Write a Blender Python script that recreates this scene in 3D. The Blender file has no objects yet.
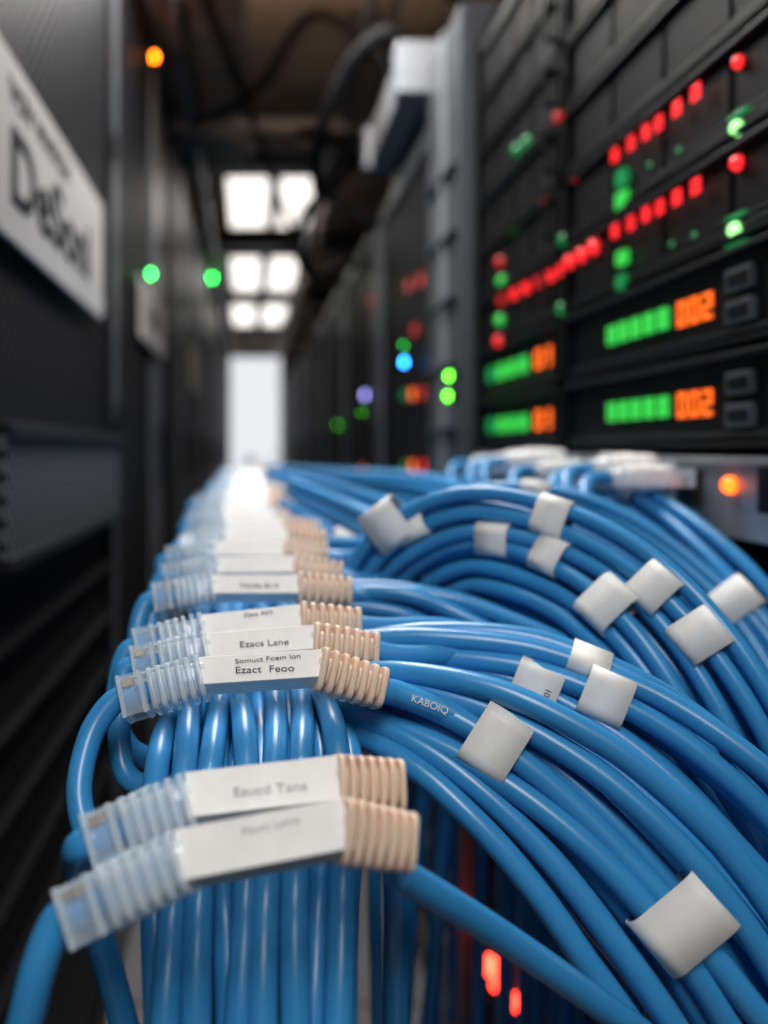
import bpy, math, random
from mathutils import Vector, Matrix
random.seed(4)
S=2.0; H=0.6            # scene scale; eye height (design units) above floor
F=900.0; VX=250; VY=450
sc=bpy.context.scene
sc.view_settings.view_transform='Standard'
def ray(px,py,d): return Vector(((px-VX)*d/F, d, (VY-py)*d/F))
def W(p): return Vector((p[0]*S,p[1]*S,(p[2]+H)*S))

# ------------------------------------------------------------ materials
def pmat(name,col,rough=.5,metal=0,noise=.12,nscale=30,bump=0,trans=0,sss=0,coat=0,spec=.5,ior=1.45,alpha=1):
    m=bpy.data.materials.new(name); m.use_nodes=True
    nt=m.node_tree; b=nt.nodes['Principled BSDF']
    b.inputs['Roughness'].default_value=rough; b.inputs['Metallic'].default_value=metal
    b.inputs['Transmission Weight'].default_value=trans
    b.inputs['Coat Weight'].default_value=coat
    b.inputs['Specular IOR Level'].default_value=spec
    b.inputs['IOR'].default_value=ior; b.inputs['Alpha'].default_value=alpha
    if sss:
        b.inputs['Subsurface Weight'].default_value=sss
        b.inputs['Subsurface Scale'].default_value=.006
    tc=nt.nodes.new('ShaderNodeTexCoord'); n=nt.nodes.new('ShaderNodeTexNoise')
    n.inputs['Scale'].default_value=nscale; n.inputs['Detail'].default_value=3
    nt.links.new(tc.outputs['Object'],n.inputs['Vector'])
    r=nt.nodes.new('ShaderNodeValToRGB')
    c0=[max(0,c*(1-noise)) for c in col]; c1=[min(1,c*(1+noise)) for c in col]
    r.color_ramp.elements[0].position=.3; r.color_ramp.elements[1].position=.7
    r.color_ramp.elements[0].color=(*c0,1); r.color_ramp.elements[1].color=(*c1,1)
    nt.links.new(n.outputs['Fac'],r.inputs['Fac']); nt.links.new(r.outputs['Color'],b.inputs['Base Color'])
    if bump:
        bp=nt.nodes.new('ShaderNodeBump'); bp.inputs['Strength'].default_value=bump; bp.inputs['Distance'].default_value=.002
        nt.links.new(n.outputs['Fac'],bp.inputs['Height']); nt.links.new(bp.outputs['Normal'],b.inputs['Normal'])
    return m
def emat(name,col,st):
    m=bpy.data.materials.new(name); m.use_nodes=True
    b=m.node_tree.nodes['Principled BSDF']
    b.inputs['Base Color'].default_value=(*[c*.3 for c in col],1)
    b.inputs['Emission Color'].default_value=(*col,1); b.inputs['Emission Strength'].default_value=st
    b.inputs['Roughness'].default_value=.3
    return m
def perf(name,metalcol,holecol,pitch=.028,thr=.15,spec=.3):
    m=pmat(name,metalcol,.5,.2,spec=spec); nt=m.node_tree; b=nt.nodes['Principled BSDF']
    tc=nt.nodes.new('ShaderNodeTexCoord'); sp=nt.nodes.new('ShaderNodeSeparateXYZ')
    nt.links.new(tc.outputs['Object'],sp.inputs[0])
    outs=[]
    for ax in ('Y','Z'):
        mu=nt.nodes.new('ShaderNodeMath'); mu.operation='MULTIPLY'; mu.inputs[1].default_value=2*math.pi/pitch
        si=nt.nodes.new('ShaderNodeMath'); si.operation='SINE'
        nt.links.new(sp.outputs[ax],mu.inputs[0]); nt.links.new(mu.outputs[0],si.inputs[0]); outs.append(si)
    pr=nt.nodes.new('ShaderNodeMath'); pr.operation='MULTIPLY'
    nt.links.new(outs[0].outputs[0],pr.inputs[0]); nt.links.new(outs[1].outputs[0],pr.inputs[1])
    gt=nt.nodes.new('ShaderNodeMath'); gt.operation='GREATER_THAN'; gt.inputs[1].default_value=thr
    nt.links.new(pr.outputs[0],gt.inputs[0])
    mx=nt.nodes.new('ShaderNodeMix'); mx.data_type='RGBA'
    mx.inputs['A'].default_value=(*metalcol,1); mx.inputs['B'].default_value=(*holecol,1)
    nt.links.new(gt.outputs[0],mx.inputs['Factor']); nt.links.new(mx.outputs['Result'],b.inputs['Base Color'])
    sm=nt.nodes.new('ShaderNodeMath'); sm.operation='MULTIPLY_ADD'; sm.inputs[1].default_value=-spec; sm.inputs[2].default_value=spec
    nt.links.new(gt.outputs[0],sm.inputs[0]); nt.links.new(sm.outputs[0],b.inputs['Specular IOR Level'])
    return m

M_blue=pmat('blue_pvc',(.040,.270,.59),.29,noise=.12,nscale=14,bump=.06,spec=.6)
M_label=pmat('label_paper',(.82,.82,.80),.6,noise=.05,nscale=80)
M_clear=pmat('clear_plastic',(.80,.90,.97),.12,noise=.03,spec=.9,alpha=.45)
M_clear2=pmat('clear_plastic_housing',(.75,.87,.96),.08,noise=.03,spec=.9,alpha=.30)
M_beige=pmat('beige_boot',(.80,.60,.47),.30,sss=.4,noise=.08)
M_gold=pmat('gold_contact',(.35,.27,.16),.4,.8)
M_black=pmat('black_metal',(.004,.004,.005),.45,0,noise=.3,spec=.14)
M_black2=pmat('black_plastic',(.003,.003,.004),.55,noise=.3,spec=.15)
M_gray=pmat('gray_frame',(.10,.105,.115),.4,.4,noise=.15)
M_dgray=pmat('dark_gray_frame',(.014,.015,.017),.45,.2,noise=.2,spec=.3)
M_lgray=pmat('light_gray_metal',(.28,.29,.31),.4,.4)
M_perf=perf('perforated_steel',(.020,.020,.023),(.0003,.0003,.0003),spec=.16)
M_perf2=perf('perforated_steel_gray',(.12,.125,.14),(.002,.002,.003),.026)
M_white=pmat('white_plastic',(.92,.92,.92),.4,noise=.03)
M_trunk=pmat('trunking_plastic',(.28,.28,.29),.4,noise=.03)
M_ink=pmat('ink',(.01,.01,.012),.7,spec=.1)
M_ink1=pmat('pen_ink',(.06,.06,.07),.7,spec=.1)
M_ink2=pmat('faded_ink',(.36,.36,.37),.7,spec=.1)
M_sign=pmat('sign_board',(.38,.37,.365),.7,noise=.06,nscale=5,spec=.1)
M_ceil=pmat('ceiling_paint',(.48,.34,.23),.8,noise=.35,nscale=3)
M_duct=pmat('duct_metal',(.42,.32,.23),.5,.2,noise=.2)
M_wall=pmat('wall_paint',(.16,.16,.17),.8)
M_wallb=pmat('bright_wall_paint',(.45,.46,.48),.7,noise=.03)
M_red=emat('led_red',(1,.02,.025),1.5); M_green=emat('led_green',(.04,.62,.07),1.0); M_dgreen=emat('led_green_dim',(.02,.6,.15),.3)
M_orange=emat('led_orange',(1,.15,.012),1.5); M_dred=emat('led_red_dim',(1,.03,.03),.45)
M_pgreen=emat('led_green_pale',(.35,1,.3),2.2)
B_green=emat('lamp_green',(.03,1,.12),28); B_lime=emat('lamp_lime',(.12,1,.02),14); B_blue=emat('lamp_blue',(.02,.3,1),28)
B_lil=emat('lamp_lilac',(.4,.36,1),5); B_or=emat('lamp_amber',(1,.2,.005),20); B_orp=emat('lamp_amber_panel',(1,.11,.005),5); B_red=emat('lamp_red',(1,.04,.02),14)
M_lamp=emat('lamp_diffuser',(1,.95,.88),1.6)
M_doorglow=emat('white_door_glow',(.90,.91,.95),.92)  # bright far door: its glow is put into the material, nothing lit behind

# ------------------------------------------------------------ mesh builder
class MB:
    def __init__(s): s.v=[];s.f=[];s.m=[];s.sm=[];s.mats=[]
    def mi(s,mat):
        if mat not in s.mats: s.mats.append(mat)
        return s.mats.index(mat)
    def box(s,x0,x1,y0,y1,z0,z1,mat,M=None):
        b=len(s.v)
        if x0>x1:x0,x1=x1,x0
        if y0>y1:y0,y1=y1,y0
        if z0>z1:z0,z1=z1,z0
        for x in(x0,x1):
            for y in(y0,y1):
                for z in(z0,z1):
                    p=Vector((x,y,z)); s.v.append(M@p if M else p)
        k=s.mi(mat)
        for f in((0,1,3,2),(4,6,7,5),(0,4,5,1),(2,3,7,6),(0,2,6,4),(1,5,7,3)):
            s.f.append([b+i for i in f]); s.m.append(k); s.sm.append(False)
    def tube(s,pts,r,mat,sides=10,cap=True,M=None,sy=1,sq=2):
        pts=[Vector(p) for p in pts]; n=len(pts); k=s.mi(mat)
        rs=r if isinstance(r,(list,tuple)) else [r]*n
        t=(pts[1]-pts[0]).normalized()
        up=Vector((0,0,1)) if abs(t.z)<.9 else Vector((0,1,0))
        nrm=t.cross(up).normalized(); b0=len(s.v)
        for i in range(n):
            tt=(pts[min(i+1,n-1)]-pts[max(i-1,0)])
            if tt.length<1e-9: tt=t
            t=tt.normalized()
            nrm=(nrm-t*nrm.dot(t)).normalized(); bn=t.cross(nrm)
            for j in range(sides):
                a=2*math.pi*(j+.5)/sides; c=math.cos(a); q=math.sin(a)
                if sq!=2:
                    c=math.copysign(abs(c)**(2/sq),c); q=math.copysign(abs(q)**(2/sq),q)
                p=pts[i]+nrm*(c*rs[i])+bn*(q*rs[i]*sy)
                s.v.append(M@p if M else p)
        for i in range(n-1):
            for j in range(sides):
                a=b0+i*sides+j; b=b0+i*sides+(j+1)%sides
                s.f.append([a,b,b+sides,a+sides]); s.m.append(k); s.sm.append(True)
        if cap:
            s.f.append([b0+j for j in range(sides)][::-1]); s.m.append(k); s.sm.append(False)
            e=b0+(n-1)*sides
            s.f.append([e+j for j in range(sides)]); s.m.append(k); s.sm.append(False)
    def dome(s,c,ax,r,mat,sides=12):
        c=Vector(c);ax=Vector(ax)
        s.tube([c-ax*r*.2,c,c+ax*r*.4,c+ax*r*.75,c+ax*r*.95],[r,r,r*.92,r*.65,r*.15],mat,sides)
    def make(s,name,bevel=0,parent=None):
        me=bpy.data.meshes.new(name)
        pts=[W(p) for p in s.v]
        if not pts: return None
        lo=Vector([min(p[i] for p in pts) for i in range(3)]); hi=Vector([max(p[i] for p in pts) for i in range(3)])
        c=(lo+hi)/2
        me.from_pydata([p-c for p in pts],[],s.f)
        for m in s.mats: me.materials.append(m)
        me.polygons.foreach_set('material_index',s.m); me.polygons.foreach_set('use_smooth',s.sm)
        me.update()
        o=bpy.data.objects.new(name,me); sc.collection.objects.link(o); o.location=c
        if bevel:
            md=o.modifiers.new('bevel','BEVEL'); md.width=bevel*S; md.segments=2; md.limit_method='ANGLE'; md.angle_limit=math.radians(40)
        if parent:
            o.parent=parent; o.matrix_parent_inverse=Matrix.Translation(parent.location).inverted()
        return o
def textobj(body,size,M,mat,name,parent,ext=.00008,align='CENTER',bold=0,xs=1):
    cu=bpy.data.curves.new('t','FONT'); cu.body=body; cu.size=size; cu.align_x=align; cu.align_y='CENTER'; cu.extrude=ext; cu.offset=bold
    o=bpy.data.objects.new('t',cu); sc.collection.objects.link(o)
    dg=bpy.context.evaluated_depsgraph_get()
    me=bpy.data.meshes.new_from_object(o.evaluated_get(dg)); bpy.data.objects.remove(o)
    for v in me.vertices: v.co=W(M@Vector((v.co.x*xs,v.co.y,v.co.z)))-parent.location
    me.materials.clear(); me.materials.append(mat)
    t=bpy.data.objects.new(name,me); sc.collection.objects.link(t); t.parent=parent
    return t
def cr(P,n=8):
    P=[Vector(p) for p in P]; P=[P[0]*2-P[1]]+P+[P[-1]*2-P[-2]]; out=[]
    for i in range(1,len(P)-2):
        a,b,c,d=P[i-1:i+3]
        for k in range(n):
            t=k/n
            out.append(.5*((2*b)+(c-a)*t+(2*a-5*b+4*c-d)*t*t+(3*b-a-3*c+d)*t**3))
    out.append(P[-2]); return out
def lerp_tab(T,x):
    if x<=T[0][0]: return T[0][1]
    for (a,b),(c,d) in zip(T,T[1:]):
        if x<=c: return b+(d-b)*(x-a)/(c-a)
    return T[-1][1]

# ------------------------------------------------------------ room shell
XL=-.15; XR=.2; CZ=.66; D=5.7
def shell(name,*a,mat):
    m=MB(); m.box(*a,mat); return m.make(name)
m=pmat('floor_tiles',(.25,.25,.26),.35); nt=m.node_tree; bk=nt.nodes.new('ShaderNodeTexBrick')
bk.inputs['Color1'].default_value=(.26,.26,.27,1);bk.inputs['Color2'].default_value=(.22,.22,.23,1);bk.inputs['Mortar'].default_value=(.05,.05,.05,1)
bk.offset=0;bk.inputs['Scale'].default_value=1.6;bk.inputs['Brick Width'].default_value=1;bk.inputs['Row Height'].default_value=1;bk.inputs['Mortar Size'].default_value=.01
tc=nt.nodes.new('ShaderNodeTexCoord');nt.links.new(tc.outputs['Object'],bk.inputs['Vector']);nt.links.new(bk.outputs['Color'],nt.nodes['Principled BSDF'].inputs['Base Color'])
shell('floor',-.6,.65,-1.3,D+.05,-.65,-.6,mat=m)
shell('ceiling',-.6,.65,-1.3,D+.05,CZ,CZ+.04,mat=M_ceil)
shell('wall_left',-.6,-.56,-1.3,D+.05,-.6,CZ,mat=M_wall)
shell('wall_right',.61,.65,-1.3,D+.05,-.6,CZ,mat=M_wall)
shell('wall_back',-.56,.61,D,D+.05,-.6,CZ,mat=M_wallb)
shell('wall_front',-.56,.61,-1.3,-1.26,-.6,CZ,mat=M_wall)
d=MB(); d.box(-.148,.205,D-.02,D-.001,-.6,.62,M_gray); d.box(-.125,.19,D-.03,D-.02,-.59,.585,M_doorglow)
d.box(.15,.175,D-.05,D-.03,-.05,-.03,M_lgray); d.make('door_1',.002)
for i,y in enumerate((2.0,2.78,3.75,5.1)):
    b=MB(); b.box(-.55,.6,y,y+.03,CZ-.03,CZ-.001,M_dgray); b.box(-.55,.6,y-.012,y+.042,CZ-.036,CZ-.03,M_gray); b.make('ceiling_beam')
for x,r,mt in ((-.11,.010,M_lgray),(.165,.009,M_lgray),(.195,.012,M_duct)):
    c=MB(); c.tube([(x,-1.2,CZ-.056),(x,D-.04,CZ-.056)],r,mt,12)
    for k in range(9): c.box(x-.015,x+.015,-.9+k*.75,-.885+k*.75,CZ-.070,CZ-.001,M_dgray)
    c.make('ceiling_conduit')
c=MB(); c.box(-.085,-.005,1.18,1.92,CZ-.045,CZ-.001,M_duct)
for k in range(6): c.box(-.088,-.002,1.2+k*.135,1.208+k*.135,CZ-.049,CZ-.001,M_gray)
c.make('ceiling_duct',.001)
c=MB()
for y in(1.62,1.74): c.box(-.5,.5,y,y+.008,.645-.07,.597,M_lgray)
for k in range(12): c.box(-.45+k*.08,-.44+k*.08,1.62,1.746,.578,.584,M_gray)
for x in(-.12,.19): c.box(x,x+.004,1.68,1.684,.58,.659,M_gray)
c.make('overhead_cable_tray')
def clight(y0,y1,x0,x1,power=0,up=0,z=None,gap=.014):
    z=z or CZ
    e=MB(); e.box(x0-.012,x1+.012,y0-.012,y1+.012,z-.018,z-.001,M_dgray)
    xm=(x0+x1)/2
    e.box(x0,xm-gap,y0,y1,z-.022,z-.017,M_lamp); e.box(xm+gap,x1,y0,y1,z-.022,z-.017,M_lamp)
    if z<CZ-.02:
        for xx in(x0,x1): e.box(xx-.002,xx+.002,y0,y0+.004,z-.002,CZ-.001,M_lgray); e.box(xx-.002,xx+.002,y1-.004,y1,z-.002,CZ-.001,M_lgray)
    o=e.make('ceiling_light')
    for pw,dz,rx in((power,-.03,0),(up,.004,math.pi)):  # up is an added upward lamp that brightens the ceiling
        if not pw: continue
        l=bpy.data.lights.new('lamp','AREA'); l.shape='RECTANGLE'; l.size=(x1-x0)*S; l.size_y=(y1-y0)*S; l.energy=pw; l.color=(1,.985,.965) if not rx else (1,.88,.74)
        lo=bpy.data.objects.new('lamp',l); sc.collection.objects.link(lo); lo.parent=o; lo.rotation_euler=(rx,0,0)
        lo.location=W(((x0+x1)/2,(y0+y1)/2,z+dz))-o.location
clight(2.12,2.58,-.055,.175,3)
clight(3.0,3.6,-.065,.170,4,gap=.018)
clight(3.98,4.6,-.08,.165,4,gap=.022)
clight(.45,1.10,-.09,.16,31,up=58,z=.60)  # added out of view: lights the foreground cables, hung low for the uplight
clight(-.75,-.15,-.09,.16,27)  # added behind the camera, unseen, as fill on the foreground

# ------------------------------------------------------------ racks
def rack(side,y0,y1,zt,door=True,ledge=False,frame=M_black,dframe=None,bw=.022,pm=None):
    s=1 if side=='R' else -1; xf=XR if s>0 else XL; xb=xf+s*.3; dframe=dframe or frame; pm=pm or M_perf
    r=MB()
    r.box(xf,xb,y0,y0+.006,-.6,zt,M_black); r.box(xf,xb,y1-.006,y1,-.6,zt,M_black)
    r.box(xf,xb,y0,y1,zt-.01,zt,M_black); r.box(xf,xb,y0,y1,-.6,-.56,M_black); r.box(xb-s*.006,xb,y0,y1,-.6,zt,M_black)
    r.box(xf,xf+s*.02,y0,y0+.02,-.6,zt,frame); r.box(xf,xf+s*.02,y1-.02,y1,-.6,zt,frame)
    r.box(xf,xf+s*.02,y0,y1,zt-.025,zt,frame)
    if door:
        a=y0+.004;b=y1-.004;z0=-.555;z1=zt-.008; X0=xf-s*.007; X1=xf-s*.0005
        r.box(X0,X1,a,a+.022,z0,z1,M_black if s>0 else dframe); r.box(X0,X1,b-bw,b,z0,z1,dframe)
        r.box(X0,X1,a,b,z0,z0+.02,dframe); r.box(X0,X1,a,b,z1-.02,z1,dframe)
        r.box(xf-s*.003,xf-s*.001,a+.022,b-bw,z0+.02,z1-.02,pm)
        r.box(X0-s*.005,X0,a+.008,a+.016,-.06,.05,M_black)
        for z in(-.4,0,.3): r.box(X0-s*.003,X0,b-.006,b,z,z+.03,M_black)
    if ledge:
        a=y0+.03;b=y1-.002
        r.box(xf,xf-s*.018,a,b,.008,.016,M_dgray); r.box(xf,xf-s*.018,a,b,-.069,-.061,M_dgray)
        r.box(xf,xf-s*.014,a,b,-.061,.008,M_perf2)
        for z in (-.12,-.17,-.22,-.27,-.32,-.37): r.box(xf-s*.002,xf-s*.010,a,b,z,z+.006,M_black)
    return r
rack('L',.47,.945,.64,ledge=True).make('server_rack',.0008)
rack('L',-.012,.465,.64).make('server_rack',.0008); rack('L',-.494,-.017,.64).make('server_rack',.0008)
y=.95
while y<5.2:
    rack('L',y,y+.475,.64,frame=M_gray,dframe=M_gray,bw=.09 if y<1.2 else .07).make('server_rack',.0008); y+=.48
y=.95
while y<5.2:
    rack('R',y,y+.475,.36,frame=M_gray,dframe=M_gray,bw=.09).make('server_rack',.0008); y+=.48
rack('R',.25,.80,.36,door=False,frame=M_dgray).make('server_rack',.0008)
rack('R',-.30,.245,.36).make('server_rack',.0008); rack('R',-.80,-.305,.36).make('server_rack',.0008)
c=MB(); c.box(XR-.012,XR+.28,.805,.812,-.6,.40,M_gray); c.box(XR-.012,XR+.28,.938,.945,-.6,.40,M_gray)
c.box(XR-.012,XR-.006,.812,.938,-.6,.40,M_gray); c.box(XR-.016,XR-.012,.86,.875,-.6,.40,M_lgray)
for k in range(14): c.box(XR-.018,XR-.012,.815,.935,-.52+k*.06,-.518+k*.06,M_gray)
c.make('vertical_cable_manager',.0008)

# ------------------------------------------------------------ servers
SEG={'0':'abcdef','1':'bc','2':'abged','8':'abcdefg'}
def seven(m,x,yc,zc,w,h,ch,mat):
    t=w*.26; g=SEG[ch]
    def bb(u0,u1,v0,v1): m.box(x,x-.0008,yc-u0,yc-u1,zc+v0,zc+v1,mat)
    a=w/2;b=h/2
    if 'a' in g: bb(-a,a,b-t,b)
    if 'd' in g: bb(-a,a,-b,-b+t)
    if 'g' in g: bb(-a,a,-t/2,t/2)
    if 'f' in g: bb(-a,-a+t,0,b)
    if 'b' in g: bb(a-t,a,0,b)
    if 'e' in g: bb(-a,-a+t,-b,0)
    if 'c' in g: bb(a-t,a,-b,0)
XS=XR-.006
def yof(px): return (XS*F)/(px-VX)
def zof(px,py): return (VY-py)*yof(px)/F
SV={}
for r in range(8):
    for col,(ya,yb) in enumerate(((.565,.772),(.29,.560))):
        zc=.0205+.0418*r; h=.0195; s=MB()
        s.box(XS+.004,XR+.24,ya,yb,zc-h,zc+h,M_black)
        s.box(XS,XS+.004,ya,yb,zc+h-.0022,zc+h,M_dgray); s.box(XS,XS+.004,ya,yb,zc-h,zc-h+.0022,M_black)
        s.box(XS,XS+.004,ya,ya+.006,zc-h,zc+h,M_black); s.box(XS,XS+.004,yb-.006,yb,zc-h,zc+h,M_black)
        s.box(XS+.002,XS+.004,ya+.008,yb-.008,zc-h+.004,zc-h+.0065,M_dgray)
        s.box(XS-.008,XS-.006,ya+.004,ya+.008,zc-.012,zc+.012,M_black); s.box(XS-.008,XS,ya+.004,ya+.008,zc+.010,zc+.012,M_black); s.box(XS-.008,XS,ya+.004,ya+.008,zc-.012,zc-.010,M_black)
        if r>1:
            for q in range(4):
                yy=ya+.02+q*(yb-ya-.03)/4; s.box(XS+.0030,XS+.004,yy,yy+(yb-ya)/4-.014,zc-.010,zc+.012,M_black2)
                s.box(XS+.0026,XS+.0032,yy,yy+(yb-ya)/4-.014,zc-.011,zc-.0100,M_dgray)
        if r<2:
            if col==1:
                y0=yof(603)
                for k in range(5): s.box(XS+.004,XS+.002,y0-k*.0152,y0-k*.0152-.0092,zc-.0048,zc+.0052,M_green)
                for k,ch in enumerate('002'): seven(s,XS+.004,yof(674)-k*.0114,zc,.0084,.0115,ch,M_orange)
                for q in(0,1): 
                    s.box(XS+.001,XS+.004,yof(722),yof(748),zc-.011+q*.013,zc-.002+q*.013,M_gray)
                    s.box(XS+.0005,XS+.002,yof(725),yof(745),zc-.009+q*.013,zc-.004+q*.013,M_black)
            else:
                for k in range(4): s.box(XS+.004,XS+.002,.745-k*.029,.745-k*.029-.018,zc-.0065,zc+.005,M_green if k else M_dgreen)
                seven(s,XS+.004,.616,zc,.014,.013,'0',M_orange); seven(s,XS+.004,.598,zc,.014,.013,'2',M_orange)
        SV[(r,col)]=s
def row(z): return max(0,min(7,round((z-.0205)/.0418)))
def put(px,py,mat,r=.003,sq=False):
    y=yof(px); z=zof(px,py); s=SV[(row(z),0 if y>.5625 else 1)]
    if sq: s.box(XS+.003,XS-.0005,y-r*1.3,y+r*1.3,z-r,z+r,mat)
    else: s.dome((XS+.002,y,z),(-1,0,0),r,mat)
for L in (((616,229),(632,221),(647,212),(661,205),(678,195),(697,184)),((616,153),(632,141),(647,130),(660,121),(678,106),(697,90))):
    for i,(a,b) in enumerate(L):
        y=yof(a);z=zof(a,b); seven(SV[(row(z),1)],XS-.0002,y,z-.001,.0072,.0066,'0' if i%2 else '8',M_red)
put(734,62,M_red,.0028); put(733,163,M_red,.0032)
for a,b in((733,128),(731,230)):
    y=yof(a);z=zof(a,b); put(a,b,M_pgreen,.0032)
    s=SV[(row(z),1)]
    s.box(XS+.004,XS+.001,y-.007,y+.007,z+.0052,z+.0062,M_dgreen); s.box(XS+.004,XS+.001,y-.007,y+.007,z-.0062,z-.0052,M_dgreen)
put(620,178,M_dgreen,.0040,True); put(620,200,M_green,.0042,True); put(620,258,M_green,.0035,True); put(620,282,M_dgreen,.0035,True)
for k in range(6): put(500+k*12,300-k*6,M_red if k%3 else M_dred,.0032,True)
for a,b in((567,262),(579,255),(591,247)): put(a,b,M_red,.0042)
for a,b,mt in((562,240,M_dgreen),(498,262,M_dred),(500,281,M_green),(498,320,M_green),(497,341,M_red),(560,309,M_dgreen),(557,117,M_dred),(515,150,M_dgreen),(525,142,M_dgreen)): put(a,b,mt,.0044)
for a,b,mt in((668,244,M_dgreen),(690,235,M_dgreen),(646,165,M_dgreen),(675,150,M_dgreen),(700,262,M_dred),(540,200,M_dred),(512,232,M_dgreen),(572,180,M_dred)): put(a,b,mt,.0013)
for s in SV.values(): s.make('rackmount_server',.0006)
p=MB(); p.box(XS+.002,XR+.05,.275,.775,-.036,-.002,M_lgray); p.box(XS,XS+.002,.28,.77,-.006,-.003,M_lgray)
for k in range(11):
    y=.40+k*.034; p.box(XS-.001,XS+.002,y-.009,y+.009,-.025,-.009,M_dgray); p.box(XS-.0015,XS,y-.006,y+.006,-.022,-.012,M_black)
p.dome((XS+.001,yof(728),zof(728,485)),(-1,0,0),.0036,B_orp); p.box(XS-.002,XS+.002,yof(762),yof(775),-.024,-.006,M_black)
p.make('patch_panel',.0005)
q=MB(); q.box(XS+.012,XR+.2,.28,.77,-.12,-.045,M_black2); q.box(XS+.012,XR+.2,.28,.77,-.30,-.2,M_black2)
q.box(XS+.008,XS+.012,.30,.75,-.29,-.21,M_perf)
q.make('storage_array',.001)
q=MB(); q.box(XS+.012,XR+.2,.28,.77,-.56,-.36,M_black2)
for a,b,rr in((494,966,.009),(506,988,.006),(520,1003,.007),(524,985,.004),(497,985,.005)):
    dd=(XS+.012)*F/(a-VX); q.dome((XS+.012,dd,(VY-b)*dd/F),(-1,0,0),rr,B_red)
q.make('storage_array',.001)

def lamp(name,p,ax,r,mat):
    e=MB(); p=Vector(p);ax=Vector(ax); e.tube([p-ax*.007,p],r*1.5,M_black,12); e.dome(p,ax,r,mat); e.make(name)
def onR(px,py,x=XR-.008): dd=x*F/(px-VX); return Vector((x,dd,(VY-py)*dd/F))
def onL(px,py,x=XL+.008): dd=x*F/(px-VX); return Vector((x,dd,(VY-py)*dd/F))
for px,py,mt,r in((405,362,B_blue,.004),(366,395,B_lil,.006),(338,425,B_lime,.002),(362,412,B_lime,.0014),(404,345,B_green,.0010)): lamp('status_light',onR(px,py,XR-.0145),(-1,0,0),r,mt)
for px,py,mt in((450,376,B_lime),(449,396,B_lime)): lamp('status_light',onR(px,py,XR-.0255),(-1,0,0),.0034,mt)
for px,py,mt,r in((150,274,B_green,.0042),(211,278,B_green,.009),(153,57,B_or,.006)): lamp('status_light',onL(px,py,XL+.0145),(1,0,0),r,mt)
e=MB()
for px,py,mt in((408,285,M_dred),(420,280,M_dred),(414,330,M_dred),(404,395,M_dgreen),(412,394,M_orange),(421,393,M_dred),(404,466,M_dgreen),(412,466,M_orange),(424,466,M_red),(370,300,M_dred),(362,470,M_orange)):
    c=onR(px,py,XR-.0085); e.box(c.x,c.x+.001,c.y-.012,c.y+.012,c.z-.006,c.z+.006,mt)
e.make('rack_display')
def sign(y0,y1,z0,z1,t,bevel=.0008):
    xs=XL+.012
    e=MB(); e.box(XL+.0085,xs,y0,y1,z0,z1,M_sign)
    for a in(y0+.01,y1-.01): e.dome((xs,a,z0+.012),(1,0,0),.003,M_lgray)
    o=e.make(t,bevel)
    B=Matrix(((0,0,1,xs+.0004),(1,0,0,(y0+y1)/2),(0,1,0,0),(0,0,0,1)))
    return o,B
o,B=sign(.46,.845,.122,.229,'rack_sign')
M2=B.copy(); M2[2][3]=.164; M2[1][3]=.645; textobj('DeSonl',.062,M2,M_ink,'sign_text',o,.0005,bold=.0009,xs=1.42)
M2=B.copy(); M2[2][3]=.208; M2[1][3]=.60; textobj('VOV WATCH',.020,M2,M_ink,'sign_subtext',o,.0004,bold=.0001,xs=1.4)
o,B=sign(1.15,1.46,.145,.225,'rack_sign'); M2=B.copy(); M2[2][3]=.185; textobj('RACK',.05,M2,M_ink,'sign_text',o,.0005)
sign(2.1,2.35,.14,.25,'rack_sign')
c=MB(); c.box(.165,.235,.99,1.27,.395,.440,M_trunk); c.box(.160,.24,.98,1.01,.39,.446,M_lgray); c.box(.16,.24,1.24,1.28,.39,.446,M_lgray)
c.box(.20,.235,1.0,1.26,.3605,.396,M_dgray)
c.make('cable_trunking',.002)
def hose(pts,r,mat,name='overhead_cable'):
    e=MB(); e.tube(cr(pts,10),r,mat,10); e.make(name)
hose([(.21,1.1,.452),(.17,1.08,.50),(.12,1.1,.47),(.09,1.15,.40),(.10,1.3,.37),(.14,1.4,.42),(.16,1.5,.50),(.12,1.58,.55),(.05,1.7,.62)],.009,M_black2)
hose([(.22,1.2,.452),(.15,1.2,.55),(.08,1.25,.60),(.02,1.4,.57),(-.05,1.5,.56),(-.1,1.58,.57)],.007,M_black2)
hose([(.21,1.5,.375),(.12,1.5,.42),(.08,1.55,.36),(.12,1.7,.33),(.21,1.75,.375)],.009,M_dgray)
hose([(.28,.8,.37),(.20,.78,.415),(.17,.72,.385),(.180,.62,.345),(.183,.52,.365),(.25,.50,.40),(.3,.6,.37)],.008,M_gray)
hose([(.30,.9,.42),(.19,.85,.43),(.165,.74,.41),(.17,.60,.38),(.22,.5,.42)],.006,M_black2)
hose([(-.12,-.2,.59),(-.08,.9,.575),(.0,1.5,.565),(.06,1.95,.55),(.15,2.4,.5),(.21,2.6,.375)],.007,M_black2)

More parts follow.
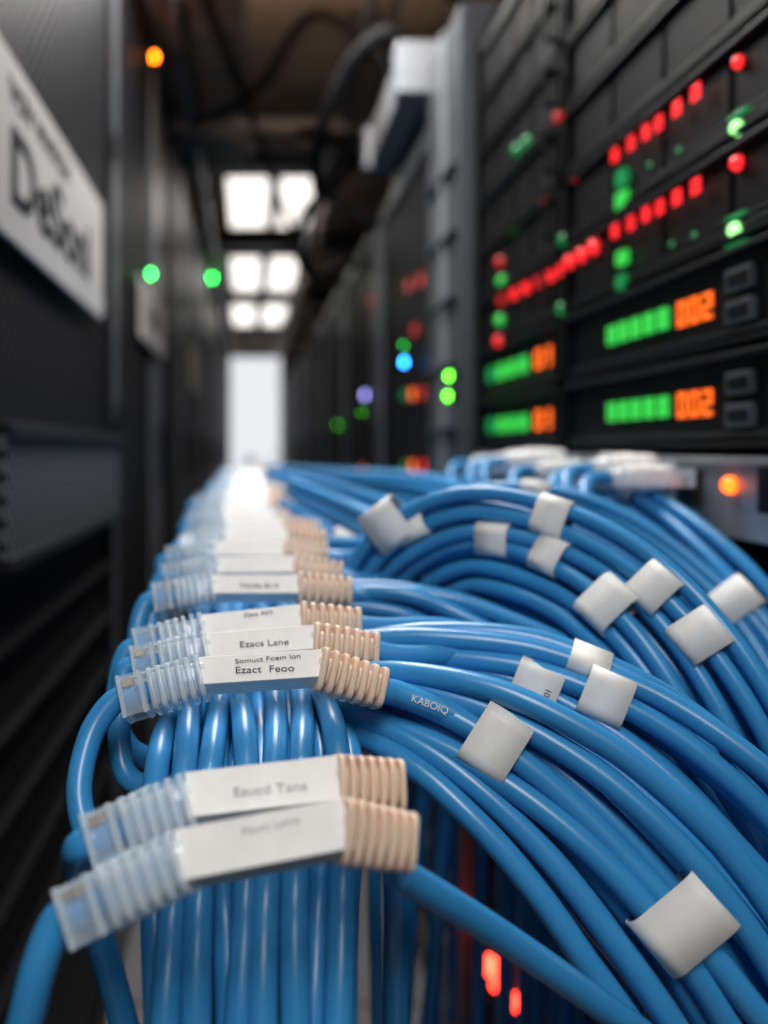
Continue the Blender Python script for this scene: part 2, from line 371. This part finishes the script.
# ------------------------------------------------------------ cables
CR=.003
ZB=[(.16,-.074),(.185,-.0675),(.216,-.060),(.296,-.049),(.4,-.043),(.6,-.037),(1.0,-.033),(1.6,-.031),(6,-.03)]
CABS=[]
def finish(pts): CABS.append(pts)
cb=MB()
PATH=[(.125,-.59,1.1),(.135,-.40,1.05),(.147,-.24,1),(.156,-.165,.98),(.166,-.120,.97),(.178,-.096,1.0),(.194,-.0795,1.06),(.215,-.0685,1.12),(.24,-.064,1.12),(.28,-.058,1.08),(.33,-.054,1),(.4,-.050,.95),(.5,-.047,.9),(.65,-.043,.9),(.85,-.041,.9),(1.1,-.040,.9),(1.5,-.038,.9),(2.2,-.037,.9),(3.2,-.037,.9),(4.5,-.037,.9),(5.5,-.037,.9)]
for lay,n in enumerate((6,7,6,5)):
    for i in range(n):
        ph=random.random()*6; a0=(i-(n-1)/2)*.0064; am=.0019; pts=[]
        for k,(y,z,w) in enumerate(PATH):
            y1,z1,_=PATH[min(k+1,len(PATH)-1)]; y2,z2,_=PATH[max(k-1,0)]
            tv=Vector((0,y1-y2,z1-z2)).normalized(); nn=Vector((0,-tv.z,tv.y))
            p=Vector((a0*w+am*math.sin(k*.9+ph)+.001,y,z))-nn*(lay*.0054-.0010*math.sin(k*1.3+ph*2))
            pts.append(p)
        P=cr(pts,6); cb.tube(P,CR,M_blue,14); finish(P)
cb.make('ethernet_cable_bundle')

def bundle(spec,layers,pitch=.0063,amp=.0016,ground=True,seed=0,lay=.0056,r=None):
    rnd=random.Random(seed); e=MB(); r=r or CR
    C=[ray(a,b,c) for a,b,c,*_ in spec]; Wd=[(q[3] if len(q)>3 else 1) for q in spec]
    if ground:
        l=C[-1]; pv=C[-2]; dv=(l-pv); 
        C+=[Vector((l.x+dv.x*.5,l.y+.008,l.z-max(.05,-dv.z*.9))),Vector((min(.17,l.x+dv.x*.7),l.y+.03,min(l.z-.2,-.38))),Vector((min(.17,l.x+dv.x*.7),l.y+.04,-.59))]; Wd+=[1,1.1,1.3]
    NS=9; P=cr(C,NS)
    n=len(P); fr=[]
    for i,p in enumerate(P):
        t=(P[min(i+1,n-1)]-P[max(i-1,0)]).normalized(); v=(-p).normalized()
        N=t.cross(v)
        N=N.normalized() if N.length>.05 else fr[-1][0]
        if fr and N.dot(fr[-1][0])<0: N=-N
        if fr: N=(N*.35+fr[-1][0]*.65).normalized()
        Bv=N.cross(t).normalized()
        if Bv.dot(v)<0: Bv=-Bv
        if fr and Bv.dot(fr[-1][1])<0: Bv=-Bv
        fr.append((N,Bv))
    for L,nc in enumerate(layers):
        for i in range(nc):
            a0=(i-(nc-1)/2)*pitch; b0=-L*lay; ph=rnd.random()*6.28; f=rnd.uniform(.06,.13); ph2=rnd.random()*6.28
            pts=[]
            for k,p in enumerate(P):
                u=k/NS; j=min(int(u),len(Wd)-2); w=Wd[j]+(Wd[j+1]-Wd[j])*(u-j)
                N,B=fr[k]
                pts.append(p+N*(a0*w+amp*math.sin(k*f+ph))+B*(b0+amp*.8*math.sin(k*f*1.3+ph2)))
            e.tube(pts,r,M_blue,14); finish(pts)
    e.make('ethernet_cable_bundle')
bundle([(335,700,.235,.5),(400,712,.222,.7),(480,748,.212,.9),(570,815,.203,1.05),(655,905,.195,1.15),(730,1005,.19,1.15),(790,1110,.19,1.1)],[6,5],seed=1)
bundle([(330,668,.25,.4),(420,675,.243,.7),(520,700,.235,.95),(620,755,.225,1.1),(710,835,.215,1.2),(790,930,.21,1.2),(850,1060,.21,1.1)],[6,6],seed=2)
bundle([(335,600,.30,.3),(400,604,.295,.5),(455,625,.29,.8),(540,670,.275,1),(630,725,.26,1.1),(720,810,.25,1.1),(800,930,.24,1.1)],[4,4],seed=3,r=.0027)
bundle([(392,640,.34),(388,602,.33),(415,568,.32),(470,548,.305),(545,568,.285),(615,615,.265),(680,695,.25),(735,800,.24),(780,930,.235)],[7,6,5],seed=4,pitch=.0061,r=.00265)
bundle([(385,600,.42),(400,572,.41),(450,543,.40),(520,527,.385),(600,550,.36),(680,615,.335),(740,700,.315),(790,815,.30),(820,940,.3)],[7,6,5],seed=5,pitch=.0061,r=.0027)
bundle([(430,580,.47,.8),(470,538,.46,.8),(530,511,.45,.8),(600,516,.43,.9),(680,554,.40,1),(755,616,.37,1.1),(820,700,.35),(860,850,.34)],[5,4],seed=6,pitch=.0068,r=.0028)
bundle([(583,484,.45,.5),(615,495,.42,.6),(665,532,.38,.8),(720,590,.35),(775,660,.33),(820,750,.32),(850,860,.32)],[4,3],seed=16,pitch=.0078,r=.0028)
bundle([(262,492,.8),(330,515,.6),(390,545,.5),(440,590,.43),(490,670,.38),(550,770,.35),(600,890,.34),(625,1050,.34)],[7,7,5],seed=7,pitch=.0068)
bundle([(265,482,1.1),(340,495,.8),(420,510,.62),(490,550,.52),(550,620,.46),(615,720,.42),(670,850,.40),(700,1000,.39)],[7,7,6],seed=8,pitch=.0068)
bundle([(275,515,.5),(345,555,.42),(410,610,.37),(470,660,.34),(540,700,.31),(620,770,.29),(700,880,.28),(740,1010,.28)],[7,6],seed=9,pitch=.0068)
bundle([(262,478,1.6),(330,486,1.2),(390,494,.9),(440,504,.72),(500,525,.62),(560,565,.55),(640,640,.5),(700,760,.47)],[7,7],seed=10,pitch=.0065)
bundle([(430,700,.37),(405,790,.36),(390,880,.36),(385,1000,.36)],[4],seed=11,pitch=.010,amp=.004)
bundle([(500,720,.40),(545,800,.38),(556,900,.37),(560,1050,.37)],[2],seed=15,pitch=.012,amp=.003)
bundle([(600,640,.34),(650,700,.31),(720,790,.29),(770,900,.28)],[6,5],seed=12,pitch=.007)
bundle([(398,872,.165),(440,897,.170),(510,942,.178),(590,998,.184),(680,1065,.19),(760,1150,.20)],[1],seed=13,amp=.0001)
bundle([(396,828,.176),(398,900,.185),(396,990,.20)],[1],seed=14,amp=.0001)

# ------------------------------------------------------------ connectors
R=lambda a,ax: Matrix.Rotation(math.radians(a),4,ax)
T=lambda x,y,z: Matrix.Translation((x,y,z))
def connector(c,yaw,roll,dl,dr,text=None,rs=1.0,ls=1.0,gold=True,lh=.0038,ink=None):
    m=MB(); M=T(*c)@R(yaw,'Z')@R(-roll,'Y'); K=M@R(-42,'X')@T(0,-.0030,0)
    m.box(-.0145,.0150,-.0007,.0007,-lh,lh,M_label,K)
    m.box(-.0143,.0148,-.0006,.0050,lh-.0004,lh,M_label,K); m.box(-.0143,.0148,-.0006,.0050,-lh,-lh+.0004,M_label,K)
    m.tube([(-.016,0,0),(.016,0,0)],.0029,M_blue,12,M=M)
    A=M@T(-.0135,0,0)@R(-dl,'Y')@R(-25,'X')@Matrix.Scale(ls,4,(1,0,0))
    m.tube([(.001,0,0),(-.004,0,0),(-.012,0,0)],[.0034,.0040,.0042],M_clear,16,M=A,sq=5)
    for k in range(6):
        x=-.0006-k*.0023; rr=.0053
        m.tube([(x+.0007,0,0),(x+.0005,0,0),(x-.0005,0,0),(x-.0007,0,0)],[rr*.93,rr,rr,rr*.93],M_clear,20,M=A,sq=6)
    m.box(-.0200,-.0135,-.0048,.0048,-.0048,.0048,M_clear2,A)
    m.box(-.0200,-.0190,-.0050,.0050,-.0050,.0050,M_clear,A); m.box(-.0150,-.0140,-.0050,.0050,-.0050,.0050,M_clear,A)
    m.tube([(.0,0,0),(-.0165,0,0)],.0027,M_blue,10,M=A)
    if gold:
        for k in range(6): m.box(-.0190,-.0165,-.0033+k*.0012,-.0029+k*.0012,.0022,.0040,M_gold,A)
    m.box(-.020,-.006,-.0016,.0016,.0056,.0062,M_clear,A@R(-5,'Y'))
    Bm=M@T(.0140,0,0)@R(dr,'Y')@R(-20,'X')@Matrix.Scale(rs,4,(1,0,0))
    m.tube([(-.001,0,0),(.004,0,0),(.012,0,0),(.0185,0,0)],[.0036,.0034,.0034,.0032],M_beige,16,M=Bm,sq=3)
    for k in range(7):
        x=.0004+k*.0028; rr=.0056-.00010*k
        m.tube([(x-.0009,0,0),(x-.0006,0,0),(x+.0006,0,0),(x+.0009,0,0)],[rr*.90,rr,rr,rr*.90],M_beige,20,M=Bm,sq=4.5)
    o=m.make('ethernet_connector',.00018)
    if text:
        ink=ink or M_ink1
        B=K@Matrix(((1,0,0,0),(0,0,-1,-.00085),(0,1,0,0),(0,0,0,1)))
        if text[0]: textobj(text[0],.0017,B@T(.002,.0018,0)@R(1.5,'Z'),ink,'label_text',o,.00003,xs=1.3)
        if text[1]: textobj(text[1],.0025,B@T(.001,-.0009,0)@R(-1.5,'Z'),ink,'label_text',o,.00003,xs=1.2)
    return A@Vector((-.0185,0,0)), (A.to_3x3()@Vector((-1,0,0))).normalized(), Bm@Vector((.0185,0,0)),(Bm.to_3x3()@Vector((1,0,0))).normalized()
CON=[((262,846),.155,4,9,16,20,('Pauct Lama','')),((264,793),.170,4,5,16,8,('','Eaucd Tana')),((260,674),.216,3,3,12,20,('Somuct Foem lon','Ezact  Feoo')),
     ((260,648),.238,3,4,8,12,('','Ezacs Lane')),((252,627),.258,6,5,8,10,('Data A02','')),((256,590),.296,2,0,10,4,('','Node B14'))]
for i,dd in enumerate((.33,.365,.40,.44,.485,.54,.60,.67,.75,.85,.97,1.1,1.25,1.45)):
    z=lerp_tab(ZB,dd)+.003; CON.append(((VX+random.uniform(-9,9)*(.3/dd),VY-z*F/dd),dd,random.uniform(-4,8),random.uniform(-5,5),10,random.uniform(2,12),None))
lc=MB()
for i,((px,py),dd,yaw,roll,dl,dr,tx) in enumerate(CON):
    c=ray(px,py,dd); le,ld,re,rd=connector(c,yaw,roll,dl,dr,tx,rs=.68 if i<2 else (.9 if i==2 else .95),ls=1.08 if i==0 else 1,gold=i<4,lh=.0042 if i<2 else .0036,ink=M_ink2 if i<2 else None)
    st=[le-ld*.002,le,le+ld*.004]
    if i==0: pl=st+[le+Vector((-.007,-.004,-.012)),le+Vector((-.009,-.004,-.03)),le+Vector((-.004,.0,-.07)),le+Vector((.004,.01,-.15)),le+Vector((.008,.02,-.5))]
    elif i==1: pl=st+[le+Vector((-.005,.006,-.008)),le+Vector((-.002,.012,-.025)),le+Vector((.006,.014,-.06)),le+Vector((.012,.016,-.12)),le+Vector((.012,.02,-.5))]
    elif i==2: pl=st+[le+Vector((-.0085,-.004,-.008)),le+Vector((-.0095,-.012,-.019)),le+Vector((-.004,-.018,-.029)),le+Vector((.006,-.016,-.037)),le+Vector((.016,.0,-.046))]
    else:
        k=random.uniform(.3,.6)
        pl=st+[le+Vector((-.011*k,-.003,-.007)),le+Vector((-.011*k,-.008,-.017)),le+Vector((-.001,-.012,-.025)),le+Vector((.010,-.008,-.030)),le+Vector((.024,.004,-.034))]
    lc.tube(cr(pl,8),CR,M_blue,14)
    if i not in(0,1):
        g=random.uniform(.8,1.2)
        pr=[re-rd*.008,re,re+rd*.008,re+Vector((.03*g,.004,-.002)),re+Vector((.055*g,.0,-.012)),re+Vector((.075*g,-.01,-.035)),re+Vector((.08*g,-.02,-.08)),re+Vector((.08*g,-.01,-.3))]
        if i==2: pr=[re-rd*.008,re,re+rd*.006,re+Vector((.022,-.003,-.009)),re+Vector((.045,-.012,-.03)),re+Vector((.062,-.018,-.058)),re+Vector((.072,-.02,-.1)),re+Vector((.075,-.01,-.3))]
        P=cr(pr,8); lc.tube(P,CR,M_blue,14)
        if i==2: MAIN=P
PC=lc.make('ethernet_patch_cord')
k=min(range(1,len(MAIN)-1),key=lambda k:abs(VX+MAIN[k].x*F/MAIN[k].y-428)); p=MAIN[k]; t=(MAIN[k+1]-MAIN[k-1]).normalized(); v=(-p).normalized(); N=t.cross(v).normalized(); B=N.cross(t)
if B.dot(v)<0: B=-B
N=B.cross(t)
textobj('KABOIQ',.0024,Matrix(((t.x,N.x,B.x,p.x+B.x*.00305),(t.y,N.y,B.y,p.y+B.y*.00305),(t.z,N.z,B.z,p.z+B.z*.00305),(0,0,0,1))),M_label,'cable_print',PC,.00006)

# ------------------------------------------------------------ cable labels
def proj(p): return (VX+p.x*F/p.y, VY-p.z*F/p.y)
IDX=[(proj(p),p,ci,k) for ci,c in enumerate(CABS) for k,p in enumerate(c) if p.y>.1 and k>0 and k<len(c)-1]
def wrap(px,py,L=.012,wd=None,text=False):
    best=None
    for (a,b),p,ci,k in IDX:
        q=(a-px)**2+(b-py)**2
        if q<12**2 and (best is None or p.y<best[0].y-.004 or (abs(p.y-best[0].y)<.004 and q<best[1])): best=(p,q,ci,k)
    if not best: print('no cable at',px,py); return
    p,_,ci,k=best; c=CABS[ci]; t=(c[k+1]-c[k-1]).normalized(); v=(-p).normalized(); N=t.cross(v).normalized(); B=N.cross(t)
    if B.dot(v)<0: B=-B
    nb=[]
    for cj,cc_ in enumerate(CABS):
        if cj==ci: continue
        bq=min((q for q in cc_),key=lambda q:(q-p).length_squared)
        dv=bq-p
        if dv.length<.0105 and abs(dv.dot(B))<.0042 and abs(dv.dot(N))>.002: nb.append(dv-t*dv.dot(t))
    th=CR+.0004
    if wd:
        if nb: a=max(nb,key=lambda d:d.dot(B)); p=p+B*max(0,a.dot(B))*.7
        p=p+B*.0005; half=wd
    elif nb:
        a=min(nb,key=lambda d:d.length); p=p+a*.5; N=a.normalized() if a.dot(N)>0 else -a.normalized()
        B=t.cross(N).normalized()
        if B.dot(v)<0: B=-B
        half=a.length/2+th
    else: half=th+.001
    m=MB(); p=p+B*.0002; M=Matrix(((t.x,N.x,B.x,p.x),(t.y,N.y,B.y,p.y),(t.z,N.z,B.z,p.z),(0,0,0,1)))
    ring=[]; h=max(0,half-th)
    for j in range(11): a=-math.pi/2+math.pi*j/10; ring.append((h+math.cos(a)*th,math.sin(a)*th))
    for j in range(11): a=math.pi/2+math.pi*j/10; ring.append((-h+math.cos(a)*th,math.sin(a)*th))
    n=len(ring); b0=len(m.v); ki=m.mi(M_label)
    for x,e in((-L/2,.93),(-L/2,1),(L/2,1),(L/2,.93)):
        for cc,ss in ring: m.v.append(M@Vector((x,cc*e,ss*e)))
    for i in range(3):
        for j in range(n):
            a=b0+i*n+j;b=b0+i*n+(j+1)%n; m.f.append([a,b,b+n,a+n]); m.m.append(ki); m.sm.append(i==1)
    o=m.make('cable_label')
    if text:
        D2=M@Matrix(((0,1,0,.003),(-1,0,0,0),(0,0,1,th+.0001),(0,0,0,1)))
        textobj('B01',.0022,D2,M_ink1,'label_text',o,.00004)
for a in ((537,686,.0115,.0072,True),(503,738,.0115,.0080),(678,925,.0130,.0095),(612,606,.012,.0078),(548,562,.010),(498,532,.011),(558,500,.011),
    (655,580,.011,.0070),(700,632,.012,.0070),(735,606,.013,.0078),(590,650,.010),(600,697,.011,.0065),(347,533,.015),(385,522,.015,.0085),(418,530,.012),(540,478,.012),(622,490,.010)):
    wrap(*a)
for y,z,L,g in((.395,-.012,.036,1),(.412,-.009,.038,1.35),(.43,-.012,.038,1.3),(.50,-.011,.036,1),(.53,-.007,.044,1.4),(.56,-.008,.044,1.4),(.60,-.011,.036,1),(.65,-.010,.036,1)):
    m=MB(); m.box(XS-.012,XS-.0015,y-.006,y+.006,z-.004,z+.004,M_clear); m.tube([(XS-.010,y,z),(XS-.014,y,z),(XS-L*.7,y,z),(XS-L,y,z-.001)],[.0050*g,.0054*g,.0050*g,.0038*g],M_white,16,sq=4)
    for k in range(4): m.tube([(XS-.02-k*.0035,y,z),(XS-.0215-k*.0035,y,z)],.0058*g,M_white,16,sq=4)
    m.tube(cr([(XS-L+.002,y,z),(XS-L-.010,y-.003,z-.001),(XS-L-.016,y-.015,z-.010),(XS-L-.012,y-.03,z-.03),(XS-L-.004,y-.04,z-.06),(XS-L,y-.04,z-.12),(XS-L,y-.03,z-.4)],8),CR,M_blue,12)
    m.make('patch_cord_plug')

# ------------------------------------------------------------ tray
t=MB(); zt=-.066
for x in(-.027,.027): t.box(x-.0015,x+.0015,.30,5.5,zt-.012,zt+.004,M_black)
for k in range(40): t.box(-.027,.027,.31+k*.13,.318+k*.13,zt-.008,zt-.004,M_black)
for y in(.6,1.6,2.6,3.6,4.6): t.box(-.006,.006,y,y+.012,-.6,zt-.008,M_black); t.box(-.03,.03,y-.02,y+.03,-.6,-.592,M_black)
t.make('cable_tray')

# ------------------------------------------------------------ world, camera
w=bpy.data.worlds.new('w'); sc.world=w; w.use_nodes=True; w.node_tree.nodes['Background'].inputs[0].default_value=(.5,.6,.7,1); w.node_tree.nodes['Background'].inputs[1].default_value=.05
cd=bpy.data.cameras.new('camera'); co=bpy.data.objects.new('camera',cd); sc.collection.objects.link(co); sc.camera=co
co.location=W((0,0,0)); co.rotation_euler=(math.radians(90),0,0)
cd.sensor_width=36; cd.lens=F/1024*36; cd.shift_x=(384-VX)/1024; cd.shift_y=-(512-VY)/1024
cd.clip_start=.02; cd.dof.use_dof=True; cd.dof.focus_distance=.212*S; cd.dof.aperture_fstop=(cd.lens/1000)/(.0046*S)
